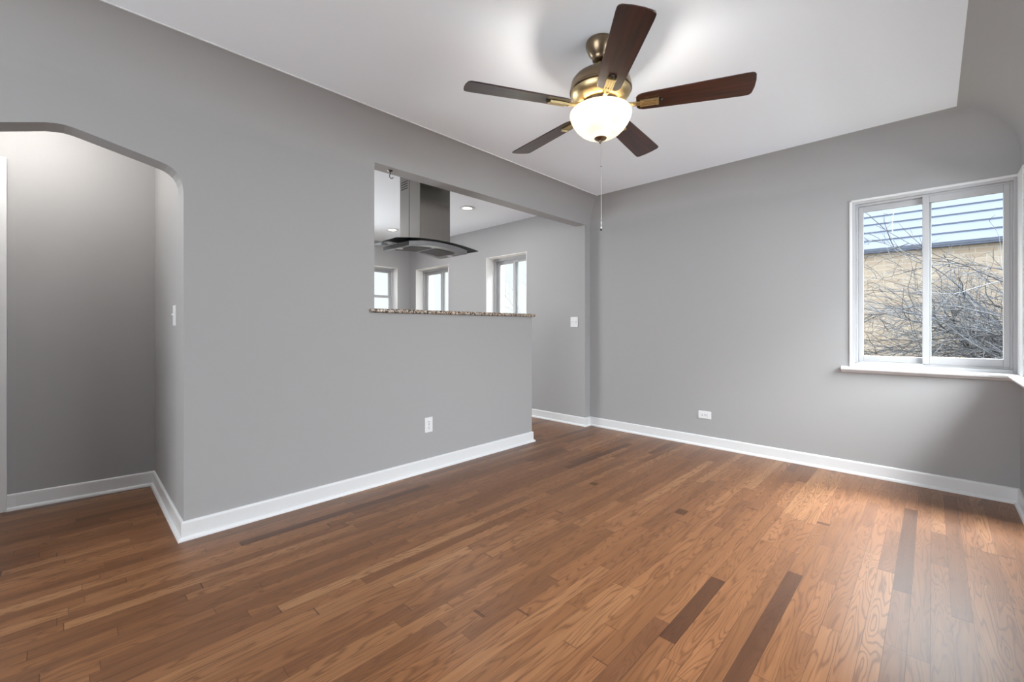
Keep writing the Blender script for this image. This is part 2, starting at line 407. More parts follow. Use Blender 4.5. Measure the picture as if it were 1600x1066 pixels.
WB = dict(y0=-0.386, y1=0.436, z0=0.805, z1=2.035)      # far window
bm = bmesh.new()
slab_holes(bm, (C_Y-0.25, A_Y), (0, H+0.02), [(WB['y0'], WB['y1'], WB['z0'], WB['z1'])], B_X, B_OUT, lambda u, v, w: (w, u, v))
cove_strip(bm, (B_X, C_Y), (B_X, A_Y), (-1, 0), 1, 1)
struct(obj('wall_back', bm, 'wall', recalc=False), 'grey wall holding the living room window', 'wall')
K3 = (3.637, 4.380, 1.06, 2.045); K2 = (5.217, 6.086, 1.06, 2.045)
bm = bmesh.new()
slab_holes(bm, (A_Y, D_Y+0.25), (0, H+0.02), [K2, K3], BK_X, B_OUT, lambda u, v, w: (w, u, v))
struct(obj('wall_kitchen_back', bm, 'wall', recalc=True), 'grey kitchen wall behind the opening with two windows', 'wall')
K1 = (2.98, 3.777, 1.06, 2.066); KD = (0.85, 2.35, 0.0, 2.1)
bm = bmesh.new()
slab_holes(bm, (0.44, BK_X), (0, H+0.02), [K1, KD], D_Y, D_Y+0.25, lambda u, v, w: (u, w, v))
struct(obj('wall_kitchen_far', bm, 'wall'), 'grey kitchen wall furthest away, seen left of the hood', 'wall')
WC = (1.15, 3.90, 0.805, 2.035)
bm = bmesh.new()
slab_holes(bm, (BACK_X-0.25, B_X), (0, H+0.02), [WC], C_Y-0.25, C_Y, lambda u, v, w: (u, w, v))
cove_strip(bm, (BACK_X, C_Y), (B_X, C_Y), (0, 1), 1, 1)
struct(obj('wall_right', bm, 'wall', recalc=False), 'grey right wall at the frame edge under its window', 'wall')
WF = (0.0, 2.4, 0.6, 2.2)
bm = bmesh.new()
slab_holes(bm, (C_Y, 4.1), (0, H+0.02), [WF], BACK_X-0.25, BACK_X, lambda u, v, w: (w, u, v))
struct(obj('wall_front', bm, 'wall'), 'grey wall behind the camera with an added wide window', 'wall')

# hallway behind the arch
bm = bmesh.new(); prism(bm, [(ARCH_X1, A_Y+A_T), (0.44, 3.893), (0.44, 4.1), (0.56, 4.1), (0.56, A_Y+A_T)], 0, H+0.02)
prism(bm, [(0.44, 4.1), (0.56, 4.1), (0.56, D_Y+0.25), (0.44, D_Y+0.25)], 0, H+0.02)
struct(obj('wall_hall_right', bm, 'wall'), 'grey hallway side wall seen inside the arch', 'wall')
bm = bmesh.new(); prism(bm, [(0.44, 3.893), (-0.201, 3.961), (-1.3, 3.99), (-1.3, 4.1), (0.44, 4.1)], 0, H+0.02)
struct(obj('wall_hall_back', bm, 'wall'), 'grey hallway end wall seen through the arch', 'wall')
bm = bmesh.new(); bx(bm, -1.42, -1.3, A_Y+A_T, 4.1, 0, H+0.02)
struct(obj('wall_hall_left', bm, 'wall'), 'grey hallway wall left of the arch, out of frame', 'wall')

# ceilings
bm = bmesh.new(); bx(bm, BACK_X+R, B_X-R, C_Y+R, A_Y-R, H, H+0.1)
struct(obj('ceiling', bm, 'ceiling', recalc=False), 'flat white living room ceiling above the fan', 'ceiling')
bm = bmesh.new(); bx(bm, 0.44, B_OUT, A_Y+A_T, D_Y+0.25, H, H+0.1)
struct(obj('ceiling_kitchen', bm, 'ceiling'), 'flat white kitchen ceiling with round downlights', 'ceiling')
bm = bmesh.new(); bx(bm, -1.42, 0.44, A_Y+A_T, 4.1, H, H+0.1)
struct(obj('ceiling_hall', bm, 'ceiling'), 'flat white hallway ceiling hidden behind the arch', 'ceiling')

bm = bmesh.new(); bx(bm, BACK_X+R, B_X-R, A_Y-R-0.002, A_Y-R+0.005, H-0.004, H)
struct(obj('trim_2', bm, 'trim'), 'thin white paint bead where the left cove meets the ceiling', 'trim')

# baseboards with shoe moulding
BP = [(0, 0), (0.027, 0), (0.0265, 0.007), (0.023, 0.014), (0.017, 0.018), (0.012, 0.0195), (0.012, 0.086), (0.0105, 0.092), (0.006, 0.0955), (0, 0.096)]
bm = bmesh.new(); sweep(bm, [(-0.238, 3.9615), (-0.201, 3.9605), (0.44, 3.8925), (ARCH_X1, A_Y), (PEN_X, A_Y), (PEN_X, A_Y+A_T)], BP)
struct(obj('baseboard_left', bm, 'trim'), 'white baseboard running from the hallway round the arch to the half wall end', 'baseboard')
bm = bmesh.new(); sweep(bm, [(BACK_X, A_Y), (ARCH_X0, A_Y), (ARCH_X0, A_Y+A_T)], BP)
struct(obj('baseboard_front', bm, 'trim'), 'white baseboard left of the arch, out of frame', 'baseboard')
bm = bmesh.new(); sweep(bm, [(BK_X, D_Y), (BK_X, A_Y), (B_X, A_Y), (B_X, C_Y), (BACK_X, C_Y)], BP)
struct(obj('baseboard_right', bm, 'trim'), 'white baseboard along the kitchen wall, window wall and right corner', 'baseboard')

# hallway door and its casing
d1 = struct(empty('door_1', (-0.7, 3.96, 0)), 'white door casing at the left edge inside the arch', 'door')
def loc_child(name, bm, m, parent, **k):
    for v in bm.verts: v.co -= parent.location
    return obj(name, bm, m, parent, **k)
bm = bmesh.new(); bx(bm, -0.325, -0.236, 3.935, 3.966, 0, 2.10); bx(bm, -1.175, -1.09, 3.94, 3.99, 0, 2.10); bx(bm, -1.09, -0.325, 3.937, 3.98, 2.02, 2.10)
loc_child('door_casing', bm, 'trim', d1, bevel=0.004)
bm = bmesh.new(); bx(bm, -1.09, -0.325, 3.952, 3.972, 0.008, 2.018)
loc_child('door_leaf', bm, 'trim', d1)

# ------------------------------------------------------------------ windows
def ring_bm(bm, u0, u1, v0, v1, t, w0, w1, to, tb=None, tt=None):
    tb = t if tb is None else tb; tt = t if tt is None else tt
    prs = [(u0, u0+t, v0, v1), (u1-t, u1, v0, v1), (u0+t, u1-t, v0, v0+tb), (u0+t, u1-t, v1-tt, v1)]
    for a, b, c, d in prs:
        p, q = to(a, c, w0), to(b, d, w1); bx(bm, p[0], q[0], p[1], q[1], p[2], q[2])
def rect(bm, u0, u1, v0, v1, w0, w1, to):
    p, q = to(u0, v0, w0), to(u1, v1, w1); bx(bm, p[0], q[0], p[1], q[1], p[2], q[2])

# window_1: slider in the far wall.  u = y, v = z, w = depth outward from the wall face
toB = lambda u, v, w: (B_X + w, u, v)
w1 = struct(empty('window_1', (B_X, 0.02, WB['z0'])), 'white sliding window with bare bush and tan brick house outside', 'window')
bm = bmesh.new(); ring_bm(bm, WB['y0'], WB['y1'], WB['z0'], WB['z1'], 0.022, 0.004, 0.13, toB)
loc_child('window_frame', bm, 'vinyl', w1, bevel=0.002)
bm = bmesh.new(); rect(bm, WB['y1']-0.004, WB['y1']+0.012, WB['z0'], WB['z1']+0.010, -0.012, 0.01, toB); rect(bm, WB['y0'], WB['y1']+0.012, WB['z1']-0.006, WB['z1']+0.010, -0.012, 0.01, toB)
loc_child('casing_bead', bm, 'trim', w1, bevel=0.004)
bm = bmesh.new(); ring_bm(bm, WB['y0']+0.022, WB['y1']-0.022, WB['z0']+0.022, WB['z1']-0.022, 0.012, 0.035, 0.11, toB)
loc_child('track', bm, 'vinyl', w1, bevel=0.0015)
sl = loc_child('sash', (lambda b_: (ring_bm(b_, 0.004, 0.402, 0.839, 2.001, 0.030, 0.072, 0.098, toB, 0.044, 0.040), b_)[1])(bmesh.new()), 'vinyl', w1, bevel=0.003)
sl['label'] = 'left sliding sash set deeper'
bm = bmesh.new(); rect(bm, 0.030, 0.376, 0.878, 1.966, 0.083, 0.087, toB); pg = loc_child('pane', bm, 'glass', w1); pg.parent = sl; 
bm = bmesh.new(); ring_bm(bm, -0.352, 0.044, 0.839, 2.001, 0.028, 0.036, 0.066, toB, 0.052, 0.046); rect(bm, 0.016, 0.050, 0.839, 2.001, 0.030, 0.066, toB)
sr = loc_child('sash', bm, 'vinyl', w1, bevel=0.003); sr['label'] = 'right sash set nearer the room'
bm = bmesh.new(); rect(bm, -0.326, 0.018, 0.888, 1.958, 0.049, 0.053, toB); pg = loc_child('pane', bm, 'glass', w1); pg.parent = sr
# bullnosed stool and apron that turn the corner onto the right wall
nose = [(0, 0.803), (0.040, 0.803), (0.050, 0.799), (0.054, 0.790), (0.052, 0.780), (0.044, 0.774), (0.034, 0.772), (0.030, 0.766), (0.022, 0.760), (0.010, 0.757), (0, 0.756)]
bm = bmesh.new(); sweep(bm, [(B_X, 0.493), (B_X, C_Y), (1.05, C_Y)], nose)
bx(bm, B_X-0.001, B_X+0.06, WB['y0'], WB['y1'], 0.780, 0.8055)
struct(obj('trim_1', bm, 'trim', smooth=True, angle=50), 'white bullnose window sill that turns the corner to the right wall', 'window sill')

def kitchen_slider(name, u0, u1, v0, v1, to, dep, out, label, split):
    e = struct(empty(name, to((u0+u1)/2, v0, 0)), label, 'window')
    bm = bmesh.new()   # white plaster reveal lining
    for a, b, c, d in ((u0, u0+0.006, v0, v1), (u1-0.006, u1, v0, v1), (u0, u1, v0, v0+0.006), (u0, u1, v1-0.006, v1)): rect(bm, a, b, c, d, -0.004, out, to)
    loc_child('reveal', bm, 'reveal', e)
    bm = bmesh.new(); ring_bm(bm, u0+0.006, u1-0.006, v0+0.006, v1-0.006, 0.035, dep, dep+0.07, to)
    loc_child('window_frame', bm, 'vinyl', e, bevel=0.002)
    bm = bmesh.new(); ring_bm(bm, u0+0.041, split+0.025, v0+0.041, v1-0.041, 0.04, dep+0.012, dep+0.036, to); s1 = loc_child('sash', bm, 'vinyl', e, bevel=0.002)
    bm = bmesh.new(); rect(bm, u0+0.075, split-0.01, v0+0.075, v1-0.075, dep+0.022, dep+0.026, to); loc_child('pane', bm, 'glass', e).parent = s1
    bm = bmesh.new(); ring_bm(bm, split-0.025, u1-0.041, v0+0.041, v1-0.041, 0.045, dep+0.04, dep+0.064, to); s2 = loc_child('sash', bm, 'vinyl', e, bevel=0.002)
    bm = bmesh.new(); rect(bm, split+0.01, u1-0.08, v0+0.075, v1-0.075, dep+0.05, dep+0.054, to); loc_child('pane', bm, 'glass', e).parent = s2
    return e
toK = lambda u, v, w: (BK_X + w, u, v)
kitchen_slider('window_2', *K3, toK, 0.13, 0.34, 'nearer kitchen window right of the hood, with deep white reveal', 3.985)
kitchen_slider('window_3', *K2, toK, 0.13, 0.34, 'kitchen window just right of the room corner beneath the hood', 5.58)
# window_4: double-hung on the furthest kitchen wall
toD = lambda u, v, w: (u, D_Y + w, v)
e = struct(empty('window_4', toD(3.38, K1[2], 0)), 'double-hung kitchen window at the left edge of the opening', 'window')
bm = bmesh.new()
for a, b, c, d in ((K1[0], K1[0]+0.006, K1[2], K1[3]), (K1[1]-0.006, K1[1], K1[2], K1[3]), (K1[0], K1[1], K1[2], K1[2]+0.006), (K1[0], K1[1], K1[3]-0.006, K1[3])): rect(bm, a, b, c, d, -0.004, 0.25, toD)
loc_child('reveal', bm, 'reveal', e)
bm = bmesh.new(); ring_bm(bm, K1[0]+0.006, K1[1]-0.006, K1[2]+0.006, K1[3]-0.006, 0.035, 0.12, 0.19, toD); loc_child('window_frame', bm, 'vinyl', e, bevel=0.002)
bm = bmesh.new(); ring_bm(bm, K1[0]+0.041, K1[1]-0.041, 1.590, K1[3]-0.041, 0.035, 0.155, 0.18, toD); s1 = loc_child('sash', bm, 'vinyl', e, bevel=0.002)
bm = bmesh.new(); rect(bm, K1[0]+0.07, K1[1]-0.07, 1.62, K1[3]-0.07, 0.166, 0.17, toD); loc_child('pane', bm, 'glass', e).parent = s1
bm = bmesh.new(); ring_bm(bm, K1[0]+0.041, K1[1]-0.041, K1[2]+0.041, 1.620, 0.040, 0.128, 0.153, toD); s2 = loc_child('sash', bm, 'vinyl', e, bevel=0.002)
bm = bmesh.new(); rect(bm, K1[0]+0.075, K1[1]-0.075, K1[2]+0.075, 1.585, 0.139, 0.143, toD); loc_child('pane', bm, 'glass', e).parent = s2
# unseen glazed kitchen door, added as a light source
e = struct(empty('door_added', toD(1.6, 0, 0)), 'unseen glazed sliding door added to bring light into the kitchen', 'door')
bm = bmesh.new(); ring_bm(bm, KD[0], KD[1], 0.0, KD[3], 0.05, 0.02, 0.12, toD); rect(bm, 1.57, 1.63, 0.05, KD[3]-0.05, 0.03, 0.10, toD); loc_child('door_frame', bm, 'vinyl', e, bevel=0.002)
bm = bmesh.new(); rect(bm, KD[0]+0.04, KD[1]-0.04, 0.04, KD[3]-0.04, 0.06, 0.064, toD); loc_child('pane', bm, 'glass', e)
# window beside the camera, and an unseen one added behind it for daylight
toC = lambda u, v, w: (u, C_Y - w, v)
e = struct(empty('window_5', toC(2.5, WC[2], 0)), 'wide white window on the right wall, just out of frame', 'window')
bm = bmesh.new(); ring_bm(bm, WC[0], WC[1], WC[2], WC[3], 0.04, 0.004, 0.13, toC)
for u in (2.09, 3.04): rect(bm, u-0.03, u+0.03, WC[2]+0.04, WC[3]-0.04, 0.03, 0.10, toC)
loc_child('window_frame', bm, 'vinyl', e, bevel=0.002)
bm = bmesh.new(); rect(bm, WC[1], B_X-0.014, WC[2], WC[3]+0.01, -0.012, 0.0, toC); loc_child('casing_bead', bm, 'trim', e, bevel=0.003)
bm = bmesh.new(); rect(bm, WC[0]+0.03, WC[1]-0.03, WC[2]+0.03, WC[3]-0.03, 0.06, 0.064, toC); loc_child('pane', bm, 'glass', e)
toF = lambda u, v, w: (BACK_X - w, u, v)
e = struct(empty('window_added', toF(1.2, WF[2], 0)), 'unseen wide window added behind the camera for daylight', 'window')
bm = bmesh.new(); ring_bm(bm, WF[0], WF[1], WF[2], WF[3], 0.04, 0.004, 0.13, toF); rect(bm, 1.17, 1.23, WF[2]+0.04, WF[3]-0.04, 0.03, 0.10, toF)
loc_child('window_frame', bm, 'vinyl', e, bevel=0.002)
bm = bmesh.new(); rect(bm, WF[0]+0.03, WF[1]-0.03, WF[2]+0.03, WF[3]-0.03, 0.06, 0.064, toF); loc_child('pane', bm, 'glass', e)

# ------------------------------------------------------------------ granite ledge on the half wall
bm = bmesh.new()
bx(bm, 1.492, PEN_X+0.024, A_Y-0.030, A_Y+A_T+0.19, SILL_Z+0.001, SILL_Z+0.029)
bx(bm, 1.456, 1.492, A_Y-0.030, A_Y-0.001, SILL_Z+0.001, SILL_Z+0.029)
o = obj('countertop', bm, 'granite'); bmesh_ = None
tag(o, 'speckled brown and grey granite ledge capping the half wall', 'countertop')
b_ = o.modifiers.new('bevel', 'BEVEL'); b_.width = 0.009; b_.segments = 4; b_.limit_method = 'ANGLE'

# ------------------------------------------------------------------ ceiling fan
FX, FY = 1.785, 1.140
fan = tag(empty('ceiling_fan', (FX, FY, H)), 'bronze ceiling fan with five dark walnut blades and lit glass bowl', 'ceiling fan')
zf = lambda prof: [(r, z - H) for r, z in prof]
bm = bmesh.new(); lathe(bm, zf([(0, H-0.0005), (0.066, H-0.0005), (0.070, 2.450), (0.070, 2.440), (0.066, 2.425), (0.056, 2.402), (0.044, 2.385), (0.040, 2.380), (0.038, 2.368), (0.026, 2.360), (0, 2.360)]))
obj('canopy', bm, 'bronze', fan, smooth=True)
bm = bmesh.new(); lathe(bm, zf([(0, 2.362), (0.0135, 2.362), (0.0135, 2.300), (0, 2.300)]), 20); obj('downrod', bm, 'bronze', fan, smooth=True)
bm = bmesh.new(); lathe(bm, zf([(0, 2.328), (0.030, 2.328), (0.036, 2.318), (0.052, 2.309), (0.092, 2.300), (0.122, 2.286), (0.137, 2.268), (0.142, 2.248), (0.142, 2.232), (0.146, 2.228), (0.146, 2.219), (0.141, 2.215), (0, 2.215)]), 56)
obj('motor_housing', bm, 'bronze', fan, smooth=True, angle=30)
bm = bmesh.new(); lathe(bm, zf([(0, 2.216), (0.1405, 2.216), (0.139, 2.205), (0.128, 2.188), (0.112, 2.174), (0.094, 2.166), (0, 2.166)]), 56)
o = obj('motor_base', bm, 'bronze_lit', fan, smooth=True, angle=30); o['label'] = 'lower bowl of the motor, its bronze lightened for the lamp glow'
bm = bmesh.new(); lathe(bm, zf([(0, 2.168), (0.086, 2.168), (0.090, 2.164), (0.090, 2.152), (0.084, 2.148), (0.050, 2.146), (0.040, 2.135), (0.036, 2.124), (0.036, 2.110), (0, 2.110)]), 48)
obj('switch_housing', bm, 'bronze', fan, smooth=True)
bm = bmesh.new()
outer = [(0.100, 2.131), (0.122, 2.131), (0.137, 2.127), (0.1445, 2.118), (0.1455, 2.108), (0.142, 2.092), (0.131, 2.068), (0.115, 2.045), (0.094, 2.024), (0.068, 2.008), (0.040, 1.999), (0.014, 1.996)]
inner = [(r-0.004 if r > 0.02 else r, z+0.0035) for r, z in outer[::-1]][:-3] + [(0.136, 2.122), (0.120, 2.127), (0.100, 2.128)]
lathe(bm, zf(outer + inner), 64); obj('light_bowl', bm, 'bowl', fan, smooth=True, angle=60)
for k in range(2):
    a = math.radians(40 + 180*k); bm = bmesh.new()
    lathe(bm, zf([(0, 2.120), (0.012, 2.120), (0.013, 2.105), (0.022, 2.090), (0.025, 2.075), (0.021, 2.060), (0.010, 2.052), (0, 2.051)]), 20, (0.055*math.cos(a), 0.055*math.sin(a), 0))
    obj('bulb', bm, 'bulb', fan, smooth=True)
bm = bmesh.new(); lathe(bm, zf([(0, 2.004), (0.026, 2.001), (0.030, 1.997), (0.026, 1.992), (0.014, 1.988), (0.009, 1.984), (0.007, 1.976), (0.004, 1.972), (0, 1.971)]), 28)
obj('finial', bm, 'bronze', fan, smooth=True)
# pull chain hanging from the finial
cx, cy = -0.010, -0.010
bm = bmesh.new(); tube(bm, [(cx, cy, 1.985-H), (cx, cy, 1.600-H)], 0.0009, 6)
ch = obj('pull_chain', bm, 'chain', fan)
for z, r in ((1.978, 0.0035), (1.858, 0.003)):
    bm = bmesh.new(); bmesh.ops.create_icosphere(bm, subdivisions=2, radius=r, matrix=Matrix.Translation((cx, cy, z-H)))
    obj('chain_bead', bm, 'black', ch, smooth=True)
bm = bmesh.new(); lathe(bm, zf([(0, 1.602), (0.002, 1.600), (0.0035, 1.592), (0.002, 1.585), (0.0025, 1.578), (0.0042, 1.571), (0.0035, 1.563), (0.002, 1.560)]), 14, (cx, cy, 0)); obj('chain_fob', bm, 'chain', ch, smooth=True)
bm = bmesh.new(); bmesh.ops.create_icosphere(bm, subdivisions=2, radius=0.0048, matrix=Matrix.Translation((cx, cy, 1.557-H))); o = obj('chain_knob', bm, 'black', ch, smooth=True)
# blades: +x outward, clockwise edge raised
def blade_outline():
    pts = []
    # leading edge out, rounded tip, trailing edge back
    for r, w in ((0.165, 0.034), (0.175, 0.046), (0.195, 0.053), (0.25, 0.056), (0.35, 0.0595), (0.45, 0.063), (0.55, 0.066), (0.615, 0.068)): pts.append((r, w))
    for t in range(1, 7):
        a = math.radians(90 - 90*t/6); pts.append((0.632 + 0.022*math.cos(a) - 0.0, 0.046 + 0.022*math.sin(a)))
    pts.append((0.658, 0.02))
    low = [(r, -w) for r, w in pts[::-1]]
    return pts + low
bl_me = None
PITCH = Matrix.Rotation(math.radians(-12), 4, 'X')
for k in range(5):
    ang = math.radians(7.2 + 72*k)
    if bl_me is None:
        bm = bmesh.new(); prism(bm, blade_outline(), -0.003, 0.003); bmesh.ops.transform(bm, matrix=PITCH, verts=bm.verts); bmesh.ops.translate(bm, verts=bm.verts, vec=(0, 0, 2.142-H))
        bo = obj('blade', bm, 'blade', fan, bevel=0.002); bl_me = bo.data
        bm = bmesh.new()   # brass blade iron: arm from the flywheel, ribbed plate under the blade root
        bx(bm, 0.232, 0.262, -0.0, 0.0001, 0, 0.0001); bm.clear()
        bx(bm, 0.182, 0.262, -0.019, 0.019, -0.010, -0.004)
        for yy in (-0.0165, -0.0055, 0.0055, 0.0165): bx(bm, 0.182, 0.258, yy-0.0028, yy+0.0028, -0.015, -0.009)
        bx(bm, 0.252, 0.264, -0.020, 0.020, -0.016, -0.004)
        bx(bm, 0.150, 0.190, -0.012, 0.012, -0.013, -0.004)
        bmesh.ops.transform(bm, matrix=PITCH, verts=bm.verts); bmesh.ops.translate(bm, verts=bm.verts, vec=(0, 0, 2.142-H))
        tube(bm, [(0.070, 0, 2.156-H), (0.100, 0, 2.150-H), (0.130, 0, 2.140-H), (0.165, 0, 2.134-H)], [0.010, 0.009, 0.008, 0.010], 10)
        io = obj('blade_iron', bm, 'brass', bo, bevel=0.0015)
        bm = bmesh.new(); bmesh.ops.create_icosphere(bm, subdivisions=2, radius=0.009, matrix=PITCH.copy() @ Matrix.Translation((0.272, 0, -0.004))); bmesh.ops.translate(bm, verts=bm.verts, vec=(0, 0, 2.142-H))
        so = obj('blade_shadow_spot', bm, 'black', bo, smooth=True)  # black ball put where a shadow spot falls past the plate
        first = (bo, io, so)
    else:
        bo = first[0].copy(); COL.objects.link(bo); bo.parent = fan
        for src in first[1:]:
            c_ = src.copy(); COL.objects.link(c_); c_.parent = bo
    bo.rotation_euler = (0, 0, ang)
def point(name, loc, power, col, rad, parent=None):
    d = bpy.data.lights.new(name, 'POINT'); d.energy = power; d.color = col; d.shadow_soft_size = rad
    o = bpy.data.objects.new(name, d); COL.objects.link(o); o.location = loc; return o
for a in (130, 310):
    point('fan_lamp', (FX+0.062*math.cos(math.radians(a)), FY+0.062*math.sin(math.radians(a)), 2.112), 6.5, (1.0, 0.95, 0.88), 0.018)

# ------------------------------------------------------------------ range hood over the hidden hob
HX, HY = 2.228, 3.215
hood = tag(empty('range_hood', (HX, HY, 1.755)), 'stainless steel chimney range hood with curved glass canopy beyond the opening', 'range hood')
def arc_solid(bm, half, y0, y1, zt, zb, n=24):
    """curved strip: zt(x), zb(x) top and bottom"""
    A = []
    for i in range(n+1):
        x = -half + 2*half*i/n
        A.append([bm.verts.new(p) for p in ((x, y0, zb(x)), (x, y1, zb(x)), (x, y1, zt(x)), (x, y0, zt(x)))])
    for P, Q in zip(A, A[1:]):
        for k in range(4): bm.faces.new((P[k], Q[k], Q[(k+1) % 4], P[(k+1) % 4]))
    bm.faces.new(A[0][::-1]); bm.faces.new(A[-1])
yf, yb = 3.016-HY, 3.420-HY
zbody_t = lambda x: 0.064 - 0.30*x*x; zbody_b = lambda x: 0.026 - 0.27*x*x
bm = bmesh.new(); arc_solid(bm, 0.303, yf, yb, zbody_t, zbody_b); bm.normal_update()
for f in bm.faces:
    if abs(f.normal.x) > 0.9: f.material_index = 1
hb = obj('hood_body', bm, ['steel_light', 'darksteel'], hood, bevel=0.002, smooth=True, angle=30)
bm = bmesh.new(); arc_solid(bm, 0.425, yf-0.012, yb+0.012, lambda x: 0.080-0.20*x*x, lambda x: 0.075-0.20*x*x, 32)
bm.normal_update()
for f in bm.faces:
    if abs(f.normal.z) < 0.35: f.material_index = 1
obj('glass_canopy', bm, ['smoke', 'glass_edge'], hood, smooth=True, angle=30)
for cxx in (-0.125, 0.125):   # filters let into the underside
    bm = bmesh.new()
    x0, x1 = cxx-0.105, cxx+0.105
    A = []
    for i in range(9):
        x = x0 + (x1-x0)*i/8; z = zbody_b(x); A.append([bm.verts.new((x, yf+0.09, z-0.0005)), bm.verts.new((x, yb-0.07, z-0.0005)), bm.verts.new((x, yb-0.07, z-0.004)), bm.verts.new((x, yf+0.09, z-0.004))])
    for P, Q in zip(A, A[1:]):
        for k in range(4): bm.faces.new((P[k], Q[k], Q[(k+1) % 4], P[(k+1) % 4]))
    bm.faces.new(A[0][::-1]); bm.faces.new(A[-1])
    fo = obj('grease_filter', bm, 'filter', hood)
for cxx in (-0.262, 0.262):
    bm = bmesh.new(); lathe(bm, [(0, 0), (0.022, 0), (0.024, 0.003), (0.024, 0.006), (0, 0.006)], 20, (cxx, 0.0, zbody_b(cxx)-0.009)); obj('hood_lamp', bm, 'plastic', hood, smooth=True)
cxa, cxb, cya, cyb = 2.062-HX, 2.378-HX, 3.066-HY, 3.375-HY
ctop = H-1.755-0.001
ch_e = hood
bm = bmesh.new(); bx(bm, cxa, cxb, cya, cya+0.160, 0.060, ctop); o = obj('chimney_cover', bm, 'steel', hood, bevel=0.003); o['label'] = 'front half of the steel chimney cover'
bm = bmesh.new(); bx(bm, cxa, cxb, cya+0.164, cyb, 0.060, ctop); o = obj('chimney_cover', bm, 'steel', hood, bevel=0.003); o['label'] = 'rear half of the steel chimney cover'
bm = bmesh.new(); bx(bm, cxa+0.004, cxb-0.004, cya+0.158, cya+0.167, 0.06, ctop)
obj('chimney_seam', bm, 'darksteel', hood)
bm = bmesh.new()
for k in range(4): bx(bm, cxa-0.0008, cxa+0.002, cya+0.185, cyb-0.02, ctop-0.10-0.02*k, ctop-0.092-0.02*k)
obj('vent_slots', bm, 'darksteel', hood)

# ------------------------------------------------------------------ hook under the header
hk = tag(empty('ceiling_hook', (1.645, 2.825, OP_Z)), 'small dark metal hook screwed under the header left of the hood', 'hook')
bm = bmesh.new(); lathe(bm, [(0, 0), (0.019, 0), (0.019, -0.003), (0.012, -0.007), (0.005, -0.010), (0, -0.010)], 24); obj('hook_plate', bm, 'steel', hk, smooth=True)
bm = bmesh.new(); tube(bm, [(0, 0, -0.008), (0.001, 0, -0.024), (-0.004, 0, -0.036), (-0.003, 0, -0.048), (0.008, 0, -0.056), (0.020, 0, -0.052), (0.026, 0, -0.042)], [0.0032]*6 + [0.0025], 8); obj('hook_wire', bm, 'darksteel', hk, smooth=True)

# ------------------------------------------------------------------ recessed downlights in the kitchen
def spot(name, loc, power, col):
    d = bpy.data.lights.new(name, 'AREA'); d.shape = 'DISK'; d.size = 0.10; d.energy = power; d.color = col
    o = bpy.data.objects.new(name, d); COL.objects.link(o); o.location = loc; return o
labels = ['lit round downlight right of the hood chimney', 'lit round downlight left of the hood chimney', 'unseen round downlight added at the kitchen rear left']
proto = None
for i, (x, y) in enumerate(((3.194, 3.805), (3.176, 5.394), (1.35, 5.394))):  # the third is unseen, added to brighten the kitchen
    if proto is None:
        e = empty('recessed_light', (x, y, H))
        bm = bmesh.new(); lathe(bm, [(0.050, 0.0), (0.085, 0.0), (0.088, -0.003), (0.084, -0.007), (0.060, -0.009), (0.052, -0.004), (0.050, 0.0)], 40); r_ = obj('trim_ring', bm, 'trim', e, smooth=True)
        bm = bmesh.new(); lathe(bm, [(0, -0.003), (0.0515, -0.003), (0.0515, -0.001), (0, -0.001)], 40); l_ = obj('lens', bm, 'lens', e)
        proto = (e, r_, l_)
    else:
        e = proto[0].copy(); COL.objects.link(e); e.location = (x, y, H)
        for s_ in proto[1:]:
            c_ = s_.copy(); COL.objects.link(c_); c_.parent = e
    tag(e, labels[i], 'ceiling light', 'round kitchen downlights')
    spot('downlight_lamp', (x, y, H-0.012), 5, (1.0, 0.97, 0.93))

# unseen hall ceiling lamp above the arch, added as a light source
hl = tag(empty('added_hall_light', (-0.25, 3.40, H)), 'unseen frosted dome light added on the hallway ceiling to light the hall', 'ceiling light')
bm = bmesh.new(); lathe(bm, [(0, 0), (0.12, 0), (0.12, -0.015), (0.11, -0.02), (0, -0.02)], 32); obj('base', bm, 'bronze', hl, smooth=True)
bm = bmesh.new(); lathe(bm, [(0.108, -0.018), (0.105, -0.04), (0.08, -0.065), (0.04, -0.08), (0, -0.084)], 32); obj('dome', bm, 'lens', hl, smooth=True)
point('added_hall_lamp', (-0.25, 3.40, H-0.16), 12, (1.0, 0.95, 0.88), 0.08)

# ------------------------------------------------------------------ switches and outlets
def duplex_outlet(name, label, to, horiz=False):
    """to(u,v,w): u along the wall, v up, w out of the wall; centred on 0"""
    e = tag(empty(name, to(0, 0, 0)), label, 'outlet')
    sw = (lambda u, v, w: to(v, u, w)) if horiz else to
    L0 = e.location
    bm = bmesh.new(); p, q = sw(-0.035, -0.057, 0), sw(0.035, 0.057, 0.006); bx(bm, p[0], q[0], p[1], q[1], p[2], q[2]); loc_child('cover_plate', bm, 'plastic', e, bevel=0.003)
    for s in (-1, 1):
        bm = bmesh.new(); p, q = sw(-0.016, s*0.021-0.014, 0.005), sw(0.016, s*0.021+0.014, 0.0085); bx(bm, p[0], q[0], p[1], q[1], p[2], q[2]); f = loc_child('socket', bm, 'plastic', e, bevel=0.003)
        bm = bmesh.new()
        for a, b, c, d in ((-0.0085, -0.0055, -0.002, 0.008), (0.0055, 0.0085, -0.001, 0.007), (-0.003, 0.003, -0.011, -0.006)):
            p, q = sw(a, s*0.021+c, 0.008), sw(b, s*0.021+d, 0.009); bx(bm, p[0], q[0], p[1], q[1], p[2], q[2])
        so = loc_child('socket_slot', bm, 'slot', e); so.parent = f
    bm = bmesh.new(); p, q = sw(-0.003, -0.003, 0.005), sw(0.003, 0.003, 0.0075); bx(bm, p[0], q[0], p[1], q[1], p[2], q[2]); loc_child('plate_screw', bm, 'slot', e)
    return e
